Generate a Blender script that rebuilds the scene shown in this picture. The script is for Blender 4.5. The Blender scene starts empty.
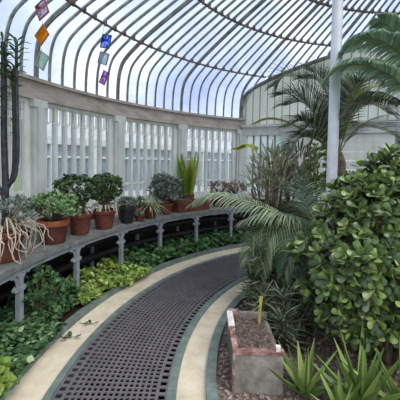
import bpy, math, random
from mathutils import Vector, Matrix, Quaternion
rnd = random.Random(11)
sc = bpy.context.scene
COL = sc.collection
PI = math.pi
R = math.radians
V = Vector

# ------------------------------------------------------------------ helpers
def lin(c):
    out = []
    for x in c[:3]:
        x /= 255.0
        out.append(x / 12.92 if x <= .04045 else ((x + .055) / 1.055) ** 2.4)
    return (out[0], out[1], out[2], 1)

class MB:
    """collects faces (with one 0..1 tint value per face) for one mesh"""
    def __init__(self):
        self.v = []; self.f = []; self.t = []
    def face(self, idx, t=.5):
        self.f.append(idx); self.t.append(t)
    def add(self, pts):
        n = len(self.v); self.v += [tuple(p) for p in pts]; return n
    def quad(self, a, b, c, d, t=.5):
        n = self.add((a, b, c, d)); self.face((n, n+1, n+2, n+3), t)
    def hexa(self, p, t=.5):
        n = self.add(p)
        for q in ((0,3,2,1),(4,5,6,7),(0,1,5,4),(1,2,6,5),(2,3,7,6),(3,0,4,7)):
            self.face(tuple(n+i for i in q), t)
    def box(self, x0, x1, y0, y1, z0, z1, t=.5, M=None):
        p = [V(q) for q in ((x0,y0,z0),(x1,y0,z0),(x1,y1,z0),(x0,y1,z0),(x0,y0,z1),(x1,y0,z1),(x1,y1,z1),(x0,y1,z1))]
        if M: p = [M @ q for q in p]
        self.hexa(p, t)
    def ring(self, a0, a1, r0, r1, z0, z1, step=2.0, t=.5, ends=True):
        """curved bar about the world's z axis; angles in degrees"""
        n = max(1, math.ceil(abs(a1 - a0) / step)); b = len(self.v)
        for i in range(n + 1):
            a = R(a0 + (a1 - a0) * i / n); c, s = math.cos(a), math.sin(a)
            self.add(((r0*c, r0*s, z0), (r1*c, r1*s, z0), (r1*c, r1*s, z1), (r0*c, r0*s, z1)))
        for i in range(n):
            k = b + 4*i
            for j in range(4):
                self.face((k+j, k+(j+1) % 4, k+4+(j+1) % 4, k+4+j), t)
        if ends:
            self.face((b, b+3, b+2, b+1), t); k = b + 4*n; self.face((k, k+1, k+2, k+3), t)
    def tube(self, pts, rad, n=6, t=.5, cap=True):
        pts = [V(p) for p in pts]; m = len(pts)
        rr = rad if isinstance(rad, (list, tuple)) else [rad] * m
        b = len(self.v); ref = None
        for i, p in enumerate(pts):
            d = (pts[min(i+1, m-1)] - pts[max(i-1, 0)])
            d = d.normalized() if d.length > 1e-9 else V((0,0,1))
            if ref is None:
                ref = d.cross(V((0,0,1)) if abs(d.z) < .9 else V((1,0,0))).normalized()
            ref = (ref - d * ref.dot(d)); ref = ref.normalized() if ref.length > 1e-6 else d.orthogonal().normalized()
            o = d.cross(ref)
            for k in range(n):
                a = 2*PI*k/n
                self.v.append(tuple(p + (ref*math.cos(a) + o*math.sin(a)) * rr[i]))
        for i in range(m-1):
            for k in range(n):
                self.face((b+i*n+k, b+i*n+(k+1) % n, b+(i+1)*n+(k+1) % n, b+(i+1)*n+k), t)
        if cap:
            self.face(tuple(b+k for k in reversed(range(n))), t)
            self.face(tuple(b+(m-1)*n+k for k in range(n)), t)
    def lathe(self, prof, n=24, c=(0,0,0), t=.5):
        b = len(self.v); m = len(prof)
        for (r, z) in prof:
            for k in range(n):
                a = 2*PI*k/n; self.v.append((c[0]+r*math.cos(a), c[1]+r*math.sin(a), c[2]+z))
        for i in range(m-1):
            for k in range(n):
                self.face((b+i*n+k, b+i*n+(k+1) % n, b+(i+1)*n+(k+1) % n, b+(i+1)*n+k), t)
        if prof[0][0] > 1e-6: self.face(tuple(b+k for k in reversed(range(n))), t)
        if prof[-1][0] > 1e-6: self.face(tuple(b+(m-1)*n+k for k in range(n)), t)
    def strap(self, pts, w, up=V((0,0,1)), t=.5, fold=.18):
        """leaf blade along pts, widths w, shallow V section (three verts across)"""
        m = len(pts); b = len(self.v)
        for i, p in enumerate(pts):
            d = (pts[min(i+1, m-1)] - pts[max(i-1, 0)]).normalized()
            s = d.cross(up)
            s = s.normalized() if s.length > 1e-4 else d.orthogonal().normalized()
            nn = s.cross(d).normalized()
            h = w[i] * .5
            self.v += [tuple(p - s*h + nn*h*fold*2), tuple(p), tuple(p + s*h + nn*h*fold*2)]
        for i in range(m-1):
            k = b + 3*i
            self.face((k, k+1, k+4, k+3), t); self.face((k+1, k+2, k+5, k+4), t)
    def ovate(self, p, d, nrm, L, W, t=.5, thick=0.0, shape=((.0,.12),(.3,.7),(.62,1.),(.86,.72)), bend=0.0):
        """a leaf from p along d; thick > 0 gives a fleshy two-sided leaf"""
        d = d.normalized(); s = d.cross(nrm)
        s = s.normalized() if s.length > 1e-4 else d.orthogonal().normalized()
        nn = s.cross(d).normalized()
        def at(u, w, h): return tuple(p + d*(u*L) + s*(w*W*.5) + nn*(h - bend*L*u*u))
        left = [at(u, -w, 0) for u, w in shape]; right = [at(u, w, 0) for u, w in shape]
        tip = at(1, 0, 0)
        if thick <= 0:
            mid = [at(u, 0, -.1*W*w) for u, w in shape]
            b = self.add(left + mid + right + [tip]); n = len(shape)
            for i in range(n-1):
                self.face((b+i, b+n+i, b+n+i+1, b+i+1), t); self.face((b+n+i, b+2*n+i, b+2*n+i+1, b+n+i+1), t)
            self.face((b+n-1, b+2*n-1, b+3*n), t); self.face((b+2*n-1, b+3*n-1, b+3*n), t)
        else:
            rim = left + [tip] + right[::-1]
            b = self.add(rim + [at(.55, 0, thick), at(.55, 0, -thick)]); n = len(rim)
            for i in range(n):
                j = (i+1) % n
                self.face((b+i, b+n, b+j), t); self.face((b+j, b+n+1, b+i), t)
    def build(self, name, mat, parent=None, smooth=False, loc=None):
        me = bpy.data.meshes.new(name)
        me.from_pydata(self.v, [], self.f)
        at = me.attributes.new('tint', 'FLOAT', 'FACE')
        at.data.foreach_set('value', self.t)
        me.materials.append(mat)
        if smooth: me.polygons.foreach_set('use_smooth', [True] * len(me.polygons))
        me.update()
        o = bpy.data.objects.new(name, me); COL.objects.link(o)
        if parent: o.parent = parent
        if loc is not None: o.location = loc
        return o

def empty(name, loc=(0,0,0), rz=0):
    o = bpy.data.objects.new(name, None); COL.objects.link(o)
    o.location = loc; o.rotation_euler = (0,0,rz); o.empty_display_size = .1
    return o
def tag(o, label, cat, group=None, kind=None):
    o['label'] = label; o['category'] = cat
    if group: o['group'] = group
    if kind: o['kind'] = kind
    return o
def struct(o, label=None, cat=None):
    o['kind'] = 'structure'
    if label: o['label'] = label
    if cat: o['category'] = cat
    return o
def pol(r, a, z=0): return V((r*math.cos(R(a)), r*math.sin(R(a)), z))
def catmull(P, n):
    P = [V(p) for p in P]; Q = [P[0]*2 - P[1]] + P + [P[-1]*2 - P[-2]]; out = []
    m = len(P) - 1
    for i in range(n + 1):
        x = i / n * m; k = min(int(x), m-1); t = x - k
        a, b, c, d = Q[k], Q[k+1], Q[k+2], Q[k+3]
        out.append(.5*((2*b) + (c-a)*t + (2*a-5*b+4*c-d)*t*t + (3*b-a-3*c+d)*t**3))
    return out
def rv(s=1.0): return V((rnd.uniform(-s, s), rnd.uniform(-s, s), rnd.uniform(-s, s)))

# ------------------------------------------------------------------ materials
def newmat(name):
    m = bpy.data.materials.new(name); m.use_nodes = True
    nt = m.node_tree; nt.nodes.clear()
    out = nt.nodes.new('ShaderNodeOutputMaterial')
    return m, nt, out
def ramp(nt, src, stops):
    r = nt.nodes.new('ShaderNodeValToRGB'); e = r.color_ramp.elements
    while len(e) > 1: e.remove(e[-1])
    e[0].position = stops[0][0]; e[0].color = lin(stops[0][1])
    for p, c in stops[1:]:
        k = e.new(p); k.color = lin(c)
    nt.links.new(src, r.inputs[0]); return r.outputs[0]
def noise(nt, scale, detail=4, rough=.6, stretch=None):
    tc = nt.nodes.new('ShaderNodeTexCoord'); n = nt.nodes.new('ShaderNodeTexNoise')
    n.inputs['Scale'].default_value = scale; n.inputs['Detail'].default_value = detail; n.inputs['Roughness'].default_value = rough
    src = tc.outputs['Object']
    if stretch:
        mp = nt.nodes.new('ShaderNodeMapping'); mp.inputs['Scale'].default_value = stretch
        nt.links.new(src, mp.inputs[0]); src = mp.outputs[0]
    nt.links.new(src, n.inputs['Vector']); return n.outputs['Fac']
def surf(name, stops, scale=6, rough=.7, spec=.3, metal=0, bump=.0, bscale=40, stretch=None, detail=5):
    """noise-mottled solid surface"""
    m, nt, out = newmat(name)
    b = nt.nodes.new('ShaderNodeBsdfPrincipled')
    b.inputs['Roughness'].default_value = rough; b.inputs['Metallic'].default_value = metal
    b.inputs['Specular IOR Level'].default_value = spec
    nt.links.new(ramp(nt, noise(nt, scale, detail, .65, stretch), stops), b.inputs['Base Color'])
    if bump:
        bp = nt.nodes.new('ShaderNodeBump'); bp.inputs['Strength'].default_value = bump; bp.inputs['Distance'].default_value = .01
        nt.links.new(noise(nt, bscale, 3), bp.inputs['Height']); nt.links.new(bp.outputs[0], b.inputs['Normal'])
    nt.links.new(b.outputs[0], out.inputs[0]); return m
def leaf(name, stops, rough=.45, spec=.4, trans=.25):
    """leaf tissue: colour of each leaf from its tint, some light coming through"""
    m, nt, out = newmat(name)
    a = nt.nodes.new('ShaderNodeAttribute'); a.attribute_name = 'tint'
    c = ramp(nt, a.outputs['Fac'], stops)
    b = nt.nodes.new('ShaderNodeBsdfPrincipled'); b.inputs['Roughness'].default_value = rough
    b.inputs['Specular IOR Level'].default_value = spec
    nt.links.new(c, b.inputs['Base Color'])
    tr = nt.nodes.new('ShaderNodeBsdfTranslucent'); nt.links.new(c, tr.inputs['Color'])
    mx = nt.nodes.new('ShaderNodeMixShader'); mx.inputs[0].default_value = trans
    nt.links.new(b.outputs[0], mx.inputs[1]); nt.links.new(tr.outputs[0], mx.inputs[2])
    nt.links.new(mx.outputs[0], out.inputs[0]); return m
def glass(name, tint=(235,242,250), milky=.12, milk=(235,240,245), gloss=.05, dirt=.0, scale=1.5):
    m, nt, out = newmat(name)
    t = nt.nodes.new('ShaderNodeBsdfTransparent'); t.inputs[0].default_value = lin(tint)
    d = nt.nodes.new('ShaderNodeBsdfTranslucent'); d.inputs[0].default_value = lin(milk)
    g = nt.nodes.new('ShaderNodeBsdfGlossy'); g.inputs['Roughness'].default_value = .08
    m1 = nt.nodes.new('ShaderNodeMixShader'); m2 = nt.nodes.new('ShaderNodeMixShader')
    if dirt:
        r = nt.nodes.new('ShaderNodeMapRange'); r.inputs['From Min'].default_value = .4; r.inputs['From Max'].default_value = .75
        r.inputs['To Min'].default_value = milky; r.inputs['To Max'].default_value = milky + dirt
        a = nt.nodes.new('ShaderNodeAttribute'); a.attribute_name = 'tint'
        ad = nt.nodes.new('ShaderNodeMath'); ad.operation = 'MULTIPLY_ADD'; ad.inputs[1].default_value = .35
        nt.links.new(a.outputs['Fac'], ad.inputs[0]); nt.links.new(noise(nt, scale, 4), ad.inputs[2])
        r.inputs['From Min'].default_value = .5; r.inputs['From Max'].default_value = .95
        nt.links.new(ad.outputs[0], r.inputs['Value']); nt.links.new(r.outputs[0], m1.inputs[0])
    else: m1.inputs[0].default_value = milky
    m2.inputs[0].default_value = gloss
    nt.links.new(t.outputs[0], m1.inputs[1]); nt.links.new(d.outputs[0], m1.inputs[2])
    nt.links.new(m1.outputs[0], m2.inputs[1]); nt.links.new(g.outputs[0], m2.inputs[2])
    nt.links.new(m2.outputs[0], out.inputs[0]); return m

M = {}
M['concrete'] = surf('beige concrete', [(.25,(182,168,144)),(.5,(208,195,170)),(.8,(228,217,194))], 5, .85, .2, bump=.15, bscale=60)
M['kerb'] = surf('green painted kerb', [(.2,(84,92,86)),(.5,(106,119,112)),(.8,(136,148,141))], 9, .6, .3, bump=.1)
M['grate'] = surf('grey iron grating', [(.25,(94,90,92)),(.5,(110,105,107)),(.8,(124,119,121))], 7, .5, .4, .2)
M['duct'] = surf('dark floor duct', [(.3,(12,11,11)),(.7,(22,20,20))], 5, .95, .05)
M['soil'] = surf('dark mulch soil', [(.25,(74,62,56)),(.5,(116,100,92)),(.75,(160,144,132))], 30, .95, .1, bump=.8, bscale=50)
M['bedsoil'] = surf('bed soil', [(.3,(34,28,22)),(.7,(62,52,42))], 14, .95, .1, bump=.6)
M['chip'] = leaf('bark chips', [(0,(88,70,62)),(.4,(124,106,97)),(.75,(150,132,122)),(1,(176,160,150))], .9, .1, 0)
M['plinth'] = surf('shade darkened plinth brick', [(.3,(40,38,37)),(.7,(70,66,62))], 8, .9, .15, bump=.2)  # brick colour kept dark to stand in for the shade under the bench
M['beam'] = surf('weathered stone beam', [(.2,(124,113,103)),(.45,(164,154,145)),(.75,(192,185,177))], 4, .8, .2, bump=.12, stretch=(1,1,3))
M['white'] = surf('old white paint', [(.2,(186,186,176)),(.5,(220,222,216)),(.8,(238,240,236))], 5, .6, .3, stretch=(1,1,.4))
M['column'] = surf('grey white paint', [(.2,(172,174,170)),(.5,(200,203,200)),(.8,(216,219,217))], 5, .7, .25, stretch=(1,1,.4))
M['rib'] = surf('weathered rib paint', [(.25,(74,70,64)),(.5,(116,116,112)),(.75,(152,154,152))], 7, .6, .3)
M['purlin'] = surf('rusty iron tie', [(.3,(62,48,40)),(.5,(94,78,66)),(.7,(140,132,122))], 14, .7, .3)
M['pole'] = surf('pale grey gloss paint', [(.2,(178,182,186)),(.6,(205,208,212)),(.9,(222,224,226))], 4, .35, .5)
M['bench'] = surf('grey slate slab', [(.2,(78,80,78)),(.5,(114,116,113)),(.8,(150,150,145))], 12, .7, .3, bump=.15)
M['iron'] = surf('grey painted iron', [(.2,(108,114,120)),(.6,(146,152,158)),(.9,(168,172,176))], 8, .5, .4)
M['pipe'] = surf('black heating pipe', [(.3,(30,30,32)),(.8,(58,58,60))], 8, .5, .4)
M['terra'] = surf('terracotta', [(.2,(70,40,33)),(.5,(100,56,44)),(.85,(132,88,74))], 9, .8, .2, bump=.08)
M['terradark'] = surf('dark terracotta', [(.2,(62,36,31)),(.5,(86,49,41)),(.85,(116,76,64))], 9, .8, .2, bump=.08)
M['terrarim'] = surf('orange terracotta rim', [(.2,(112,64,46)),(.5,(148,86,60)),(.85,(176,120,94))], 9, .8, .2)
M['blackpot'] = surf('black plastic', [(.3,(26,26,30)),(.8,(44,44,50))], 6, .45, .4)
M['compost'] = surf('potting compost', [(.3,(40,30,24)),(.7,(78,64,54))], 40, .95, .1)
M['planterface'] = surf('weathered concrete slab', [(.25,(84,80,70)),(.42,(120,115,104)),(.6,(150,146,136)),(.8,(186,182,174))], 7, .85, .15, bump=.25, bscale=30)
M['planterrim'] = surf('flaking red paint', [(.3,(98,72,64)),(.47,(134,96,88)),(.56,(164,138,128)),(.75,(190,178,170))], 16, .8, .2, bump=.2)
M['chalk'] = surf('white flaking paint', [(.3,(206,190,184)),(.7,(236,230,226))], 16, .8, .2)
M['stake'] = surf('yellow cane', [(.3,(150,140,60)),(.7,(196,186,92))], 12, .7, .2)
M['bark'] = surf('plant stem bark', [(.3,(70,62,52)),(.7,(118,106,92))], 18, .85, .15)
M['darkstem'] = surf('dark fleshy stem', [(.3,(38,36,42)),(.7,(74,72,80))], 14, .6, .3)
M['lawn'] = surf('mown lawn', [(.3,(112,126,84)),(.7,(150,164,110))], 6, .95, .05)
M['outwall'] = surf('pale outer wall', [(.2,(206,210,212)),(.8,(236,238,240))], 3, .7, .2)
M['outglass'] = surf('blue grey outer glazing', [(.3,(100,112,130)),(.6,(150,162,180)),(.8,(200,208,220))], 1.2, .25, .5)
M['roofglass'] = glass('old roof glass', (236,240,246), .06, (240,243,248), .03, .25, 1.3)
M['pane'] = glass('wall glass', (238,239,241), .05, (228,234,240), .05)
m, nt, out = newmat('whitewashed glazing')
d = nt.nodes.new('ShaderNodeBsdfDiffuse'); tr = nt.nodes.new('ShaderNodeBsdfTranslucent'); mx = nt.nodes.new('ShaderNodeMixShader')
wc = ramp(nt, noise(nt, 3, 4, .6, (1,1,.3)), [(.25,(228,229,224)),(.75,(244,245,241))])
nt.links.new(wc, d.inputs[0]); nt.links.new(wc, tr.inputs[0]); mx.inputs[0].default_value = .7
nt.links.new(d.outputs[0], mx.inputs[1]); nt.links.new(tr.outputs[0], mx.inputs[2]); nt.links.new(mx.outputs[0], out.inputs[0])
M['whitewash'] = m
M['paleglass'] = glass('frosted pane', (225,230,232), .55, (236,240,240), .03)
M['batten'] = surf('grey batten', [(.3,(120,124,118)),(.7,(150,154,148))], 8, .7, .2)
# foliage
M['jade'] = leaf('jade leaves', [(0,(38,55,32)),(.35,(76,99,57)),(.65,(122,147,78)),(.9,(182,198,112)),(1,(184,148,100))], .28, .7, .15)
M['jadesmall'] = leaf('small jade leaves', [(0,(38,58,34)),(.5,(64,90,52)),(1,(104,132,80))], .35, .5, .2)
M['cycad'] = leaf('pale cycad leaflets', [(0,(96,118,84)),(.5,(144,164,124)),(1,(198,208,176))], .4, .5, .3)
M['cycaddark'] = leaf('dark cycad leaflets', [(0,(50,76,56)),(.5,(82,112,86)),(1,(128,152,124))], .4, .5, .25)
M['palmdark'] = leaf('dark palm leaflets', [(0,(44,58,48)),(.5,(84,102,82)),(1,(150,160,130))], .45, .4, .25)
M['palmnear'] = leaf('grey green palm leaflets', [(0,(104,134,118)),(.5,(146,174,152)),(1,(192,212,168))], .4, .5, .42)
M['yellowleaf'] = leaf('yellow green leaflets', [(0,(140,160,70)),(.5,(184,198,94)),(1,(222,222,140))], .45, .4, .4)
M['rachis'] = surf('leaf midrib', [(.3,(88,96,58)),(.7,(138,140,92))], 10, .6, .3)
M['tuft'] = leaf('dull grey brown blades', [(0,(84,78,62)),(.4,(132,126,98)),(.75,(172,166,134)),(1,(120,142,92))], .6, .25, .3)
M['spiky'] = leaf('dark spiky blades', [(0,(74,86,68)),(.5,(118,132,104)),(.85,(158,166,132)),(1,(184,178,142))], .5, .3, .2)
M['aloe'] = leaf('aloe leaves', [(0,(84,110,54)),(.5,(130,158,80)),(1,(176,194,112))], .4, .5, .15)
M['bright'] = leaf('bright shrub leaves', [(0,(74,112,40)),(.5,(118,160,62)),(1,(166,196,96))], .5, .3, .3)
M['succ'] = leaf('light green succulent leaves', [(0,(74,104,62)),(.5,(116,148,96)),(1,(166,186,136))], .5, .3, .2)
M['greysucc'] = leaf('grey green succulent leaves', [(0,(70,84,78)),(.5,(110,122,112)),(1,(152,158,146))], .55, .3, .15)
M['snake'] = leaf('snake plant blades', [(0,(62,92,36)),(.45,(112,146,52)),(.85,(172,186,84)),(1,(214,202,96))], .4, .4, .25)
M['stripe'] = leaf('cream striped blades', [(0,(112,130,92)),(.5,(166,176,134)),(1,(220,222,190))], .5, .3, .25)
M['ivy'] = leaf('dark ivy leaves', [(0,(40,68,40)),(.5,(70,106,60)),(1,(108,144,84))], .45, .4, .2)
M['vari'] = leaf('lime variegated leaves', [(0,(76,110,48)),(.45,(128,156,72)),(.8,(176,194,104)),(1,(210,220,146))], .5, .3, .25)
M['fernleaf'] = leaf('deep green fern leaves', [(0,(40,66,40)),(.5,(70,104,62)),(.9,(108,142,90)),(1,(166,182,136))], .45, .4, .2)
M['dead'] = leaf('dry pale stems', [(0,(134,118,96)),(.5,(186,172,150)),(1,(218,208,190))], .8, .15, .1)
M['browngrass'] = leaf('brown low foliage', [(0,(90,72,62)),(.5,(130,112,96)),(1,(160,150,124))], .7, .2, .2)
def tileglass(name, cols, fac=.75, scale=14):
    m, nt, out = newmat(name)
    c = ramp(nt, noise(nt, scale, 1), cols)
    t = nt.nodes.new('ShaderNodeBsdfTransparent'); d = nt.nodes.new('ShaderNodeBsdfTranslucent'); mx = nt.nodes.new('ShaderNodeMixShader')
    df = nt.nodes.new('ShaderNodeBsdfDiffuse'); m3 = nt.nodes.new('ShaderNodeMixShader'); m3.inputs[0].default_value = .3
    for q in (t, d, df): nt.links.new(c, q.inputs[0])
    nt.links.new(d.outputs[0], m3.inputs[1]); nt.links.new(df.outputs[0], m3.inputs[2])
    mx.inputs[0].default_value = fac
    nt.links.new(t.outputs[0], mx.inputs[1]); nt.links.new(m3.outputs[0], mx.inputs[2]); nt.links.new(mx.outputs[0], out.inputs[0])
    return m

# ------------------------------------------------------------------ ground
AMIN, AMAX = 60, 212
RG0, RG1 = 3.207, 3.971          # grating
RK0, RK1 = 3.143, 4.025          # kerbs beside the grating
RC0, RC1 = 2.940, 4.276          # concrete strips end
RI0, RO1 = 2.866, 4.340          # outer kerbs
RW = 5.28

mb = MB(); mb.ring(0, 360, .0, RI0, -.30, 0, 6, ends=False); mb.build('floor', M['soil'])
o = bpy.data.objects['floor']; struct(o)
mb = MB(); mb.ring(AMIN, AMAX, RC0, RK0, -.3, .0, 2); struct(mb.build('path_inner', M['concrete']))
mb = MB(); mb.ring(AMIN, AMAX, RK1, RC1, -.3, .0, 2); struct(mb.build('path_outer', M['concrete']))
mb = MB(); mb.ring(AMIN, AMAX, RO1, RW, -.3, .03, 2); struct(mb.build('ground_planting_bed', M['bedsoil']))
for i, (a, b, h) in enumerate(((RI0, RC0, .045), (RK0, RG0, .012), (RG1, RK1, .012), (RC1, RO1, .055))):
    mb = MB()
    n = int((AMAX - AMIN) / 8)
    for k in range(n):
        a0 = AMIN + k*8; mb.ring(a0, a0+8-.06, a, b, -.3, h, 2)
    struct(mb.build('trim_%d' % (i+1), M['kerb']))
mb = MB(); mb.ring(AMIN, AMAX, RG0, RG1, -.34, -.30, 2); struct(mb.build('floor_duct', M['duct']))
# iron grating with square holes and a coarser row along either edge
mb = MB()
T = -.012
for (a, b) in ((RG0, RG0+.014), (RG0+.058, RG0+.08), (RG1-.014, RG1), (RG1-.08, RG1-.058)):
    mb.ring(AMIN, AMAX, a, b, T, -.002, 2, ends=False)
g0, g1 = RG0+.08, RG1-.08
n = 15; pit = (g1-g0)/n
for k in range(n):
    mb.ring(AMIN, AMAX, g0+k*pit-.0075, g0+k*pit+.0075, T, -.002, 2, ends=False) if k else None
a = AMIN
da = math.degrees(.045/3.589)
while a < AMAX:
    h = math.degrees(.0075/3.589)
    mb.ring(a-h, a+h, g0, g1, T, -.003, 3); a += da
for (r0, r1) in ((RG0+.014, RG0+.058), (RG1-.058, RG1-.014)):
    rm = (r0+r1)/2; a = AMIN; da2 = math.degrees(.066/rm); h = math.degrees(.013/rm)
    while a < AMAX:
        mb.ring(a-h, a+h, r0, r1, T, -.004, 3); a += da2
struct(mb.build('floor_grating', M['grate']))

# ------------------------------------------------------------------ curved wall with windows
BAY = 15.8; COLS = [161.2 + 2*BAY + .0, 161.2 + BAY, 161.2, 145.6, 130.0, 113.9]
wall = empty('wall_left'); struct(wall)
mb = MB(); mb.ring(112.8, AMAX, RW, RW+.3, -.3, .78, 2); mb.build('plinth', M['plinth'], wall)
mb = MB(); mb.ring(112.6, AMAX, RW-.03, RW+.3, .78, .84, 2); mb.build('sill', M['white'], wall)
mb = MB(); mb.ring(112.6, AMAX, RW-.02, RW+.2, 2.29, 2.53, 2)
mb.ring(112.6, AMAX, RW-.06, RW+.24, 2.505, 2.545, 2)
mb.ring(112.6, AMAX, RW-.045, RW-.02, 2.29, 2.325, 2)
mb.build('beam', M['beam'], wall)
for a in COLS:
    mb = MB(); h = .95
    mb.ring(a-h, a+h, RW-.05, RW+.18, .78, 2.29, 2)
    mb.ring(a-h*.55, a+h*.55, RW-.075, RW-.05, .84, 2.2, 2)
    mb.ring(a-h*1.2, a+h*1.2, RW-.07, RW+.18, 2.2, 2.29, 2)
    mb.ring(a-h*1.15, a+h*1.15, RW-.07, RW+.18, .70, .84, 2)
    mb.build('column', M['column'], wall)
ends = [AMAX] + COLS
ends = COLS
for w in range(len(ends)-1):
    a1, a0 = ends[w]-.95, ends[w+1]+.95
    mb = MB()
    jw = .85
    mb.ring(a0, a0+jw, RW+.01, RW+.09, .84, 2.29, 2); mb.ring(a1-jw, a1, RW+.01, RW+.09, .84, 2.29, 2)
    mb.ring(a0+jw, a1-jw, RW+.01, RW+.09, .84, .95, 2); mb.ring(a0+jw, a1-jw, RW+.01, RW+.09, 2.24, 2.29, 2)
    root = mb.build('window_%d' % (w+1), M['white']); struct(root)
    mb = MB(); mb.ring(a0+jw, a1-jw, RW+.048, RW+.054, .95, 2.24, 1.5); mb.build('glass', M['pane'], root)
    n = 7; step = (a1-a0-2*jw)/n
    for k in range(1, n):
        mb = MB(); a = a0+jw+k*step
        mb.ring(a-.20, a+.20, RW+.015, RW+.085, .95, 2.24, 2); mb.build('glazing_bar', M['white'], root)
    mb = MB(); mb.ring(a0+jw, a1-jw, RW+.03, RW+.07, 1.17, 1.20, 1.5); mb.build('transom', M['white'], root)
    # hanging tongue tracery: two narrow U loops in the top of every pane
    for k in range(n):
        mb = MB()
        for q in (.27, .73):
            a = a0+jw+(k+q)*step; hw = step*.15
            for s in (-1, 1): pass
            pts = [pol(RW+.03, a-hw, 2.24), pol(RW+.03, a-hw, 2.07)]
            for j in range(1, 6):
                f = j/6*PI; pts.append(pol(RW+.03, a-hw*math.cos(f), 2.07-.035*math.sin(f)))
            pts += [pol(RW+.03, a+hw, 2.07), pol(RW+.03, a+hw, 2.24)]
            mb.tube(pts, .008, 5)
        mb.build('tracery', M['white'], root)

# ------------------------------------------------------------------ glass roof: a curved lean-to swept round
PR = [(0,0),(.004,.2),(.03,.41),(.1,.58),(.22,.69),(.4,.795),(.7,.945),(1.4,1.22),(2.1,1.465),(3.2,1.83),(4.5,2.25)]
PROF = [(p.x, p.y) for p in catmull([V((a,b,0)) for a,b in PR], 60)]
RE = 5.30; ZE = 2.535
def zroof(r):
    d = RE - r
    if d <= 0: return ZE
    for (a, b), (c, e) in zip(PROF, PROF[1:]):
        if a <= d <= c: return ZE + b + (e-b)*(d-a)/max(c-a, 1e-6)
    return ZE + 2.25
G0 = V((-2.13, 4.85, 0)); GD = V((.885, -.466, 0)).normalized(); GN = V((-GD.y*-1, -GD.x, 0))
GN = V((GD.y, -GD.x, 0))                     # points into the house
def rcut(a):
    e = pol(1, a); k = GN.dot(e)
    return RE if a >= 113.6 else min(RE, GN.dot(G0)/k - .02)
def profile_at(a, rmin=.8):
    rc = rcut(a); pts = []
    if rc < RE: pts.append((rc, zroof(rc)))
    pts += [(RE-d, ZE+z) for d, z in PROF if rmin < RE-d < rc - 1e-4 or (rc == RE and d == 0)]
    return pts
RIBS = []
edges = COLS + [113.9 - BAY*k for k in range(1, 5)]
for a1, a0 in zip(edges, edges[1:]):
    for k in range(7): RIBS.append((a1 + (a0-a1)*k/7, k == 0))
RIBS.append((edges[-1], True))
mb = MB()
grid = [r for r in RIBS]
import bisect
for (a1, _), (a0, _) in zip(grid, grid[1:]):
    t = rnd.random()
    pa, pb = profile_at(a1), profile_at(a0)
    n = 14
    def res(pp):
        out = []
        for i in range(n+1):
            x = (i/n)**1.5*(len(pp)-1); k = min(int(x), len(pp)-2); f = x-k
            out.append((pp[k][0]+(pp[k+1][0]-pp[k][0])*f, pp[k][1]+(pp[k+1][1]-pp[k][1])*f))
        return out
    if rcut(a1) == RE and rcut(a0) == RE or True:
        ra, rb = res(pa), res(pb)
        b = mb.add([pol(r, a1, z) for r, z in ra] + [pol(r, a0, z) for r, z in rb])
        for i in range(n):
            mb.face((b+i, b+i+1, b+n+1+i+1, b+n+1+i), min(1, max(0, t + rnd.uniform(-.2, .2))))
ceil = mb.build('ceiling', M['roofglass'], smooth=True); struct(ceil)
for a, main in RIBS:
    mb = MB(); pp = profile_at(a)
    w, dep = (.019, .042) if main else (.0105, .026)
    e = pol(1, a); s = V((-e.y, e.x, 0)); b = 0
    m_ = len(pp)
    for i, (r, z) in enumerate(pp):
        p = e*r + V((0,0,z))
        q0, q1 = pp[max(i-1,0)], pp[min(i+1,m_-1)]
        d = V((q1[0]-q0[0], q1[1]-q0[1])); d = d.normalized() if d.length > 0 else V((-1,0))
        nn = e*(-abs(d.y) if True else 0) + V((0,0,-abs(d.x)))
        w2 = min(w, .5*r*R(2.2))
        mb.add((p - s*w2 - nn*.012, p + s*w2 - nn*.012, p + s*w2*.55 + nn*dep, p - s*w2*.55 + nn*dep))
    for i in range(m_-1):
        k = 4*i
        for j in range(4): mb.face((k+j, k+(j+1) % 4, k+4+(j+1) % 4, k+4+j))
    mb.face((0,3,2,1)); k = 4*(m_-1); mb.face((k,k+1,k+2,k+3))
    mb.build('rib', M['rib'], ceil)
for r in (4.76, 3.77, 3.0, 2.1):
    mb = MB(); pts = []
    a = COLS[0]
    while a > 50:
        if rcut(a) < r + .02: break
        pts.append(pol(r - .02, a, zroof(r) - .055)); a -= 2
    mb.tube(pts, .015, 6)
    for a_, main in RIBS:
        if rcut(a_) >= r + .02: mb.box(-.016, .016, -.014, .014, -.018, .045, M=Matrix.Translation(pol(r-.02, a_, zroof(r)-.055)) @ Matrix.Rotation(R(a_), 4, 'Z'))
    mb.build('purlin', M['purlin'], ceil)
mb = MB(); mb.ring(0, 360, .74, .86, zroof(.8)-.08, zroof(.8)+.02, 12, ends=False); mb.build('ring', M['rib'], ceil)

# ------------------------------------------------------------------ gable wall across the end
gab = empty('wall_back'); struct(gab)
def gp(s, z, d=0): return G0 + GD*s + V((0,0,z)) + GN*d
def gbox(mb, s0, s1, z0, z1, d0, d1, t=.5):
    mb.hexa([gp(s0,z0,d1), gp(s1,z0,d1), gp(s1,z0,d0), gp(s0,z0,d0), gp(s0,z1,d1), gp(s1,z1,d1), gp(s1,z1,d0), gp(s0,z1,d0)], t)
SMAX = 6.2
def gz(s): return zroof(gp(s,0).xy.length)
mb = MB(); S = [0.0,.03,.06,.1,.15,.2,.3,.4,.5,.65,.8] + [1.0+.2*i for i in range(27)]
for s0, s1 in zip(S, S[1:]):
    a = [gp(s0,2.36,0), gp(s1,2.36,0), gp(s1,gz(s1),0), gp(s0,gz(s0),0)]
    b = [p - GN*.03 for p in a]
    mb.hexa([a[0],a[1],b[1],b[0],a[3],a[2],b[2],b[3]])
mb.build('glazed_gable', M['whitewash'], gab)
s = .12
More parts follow.
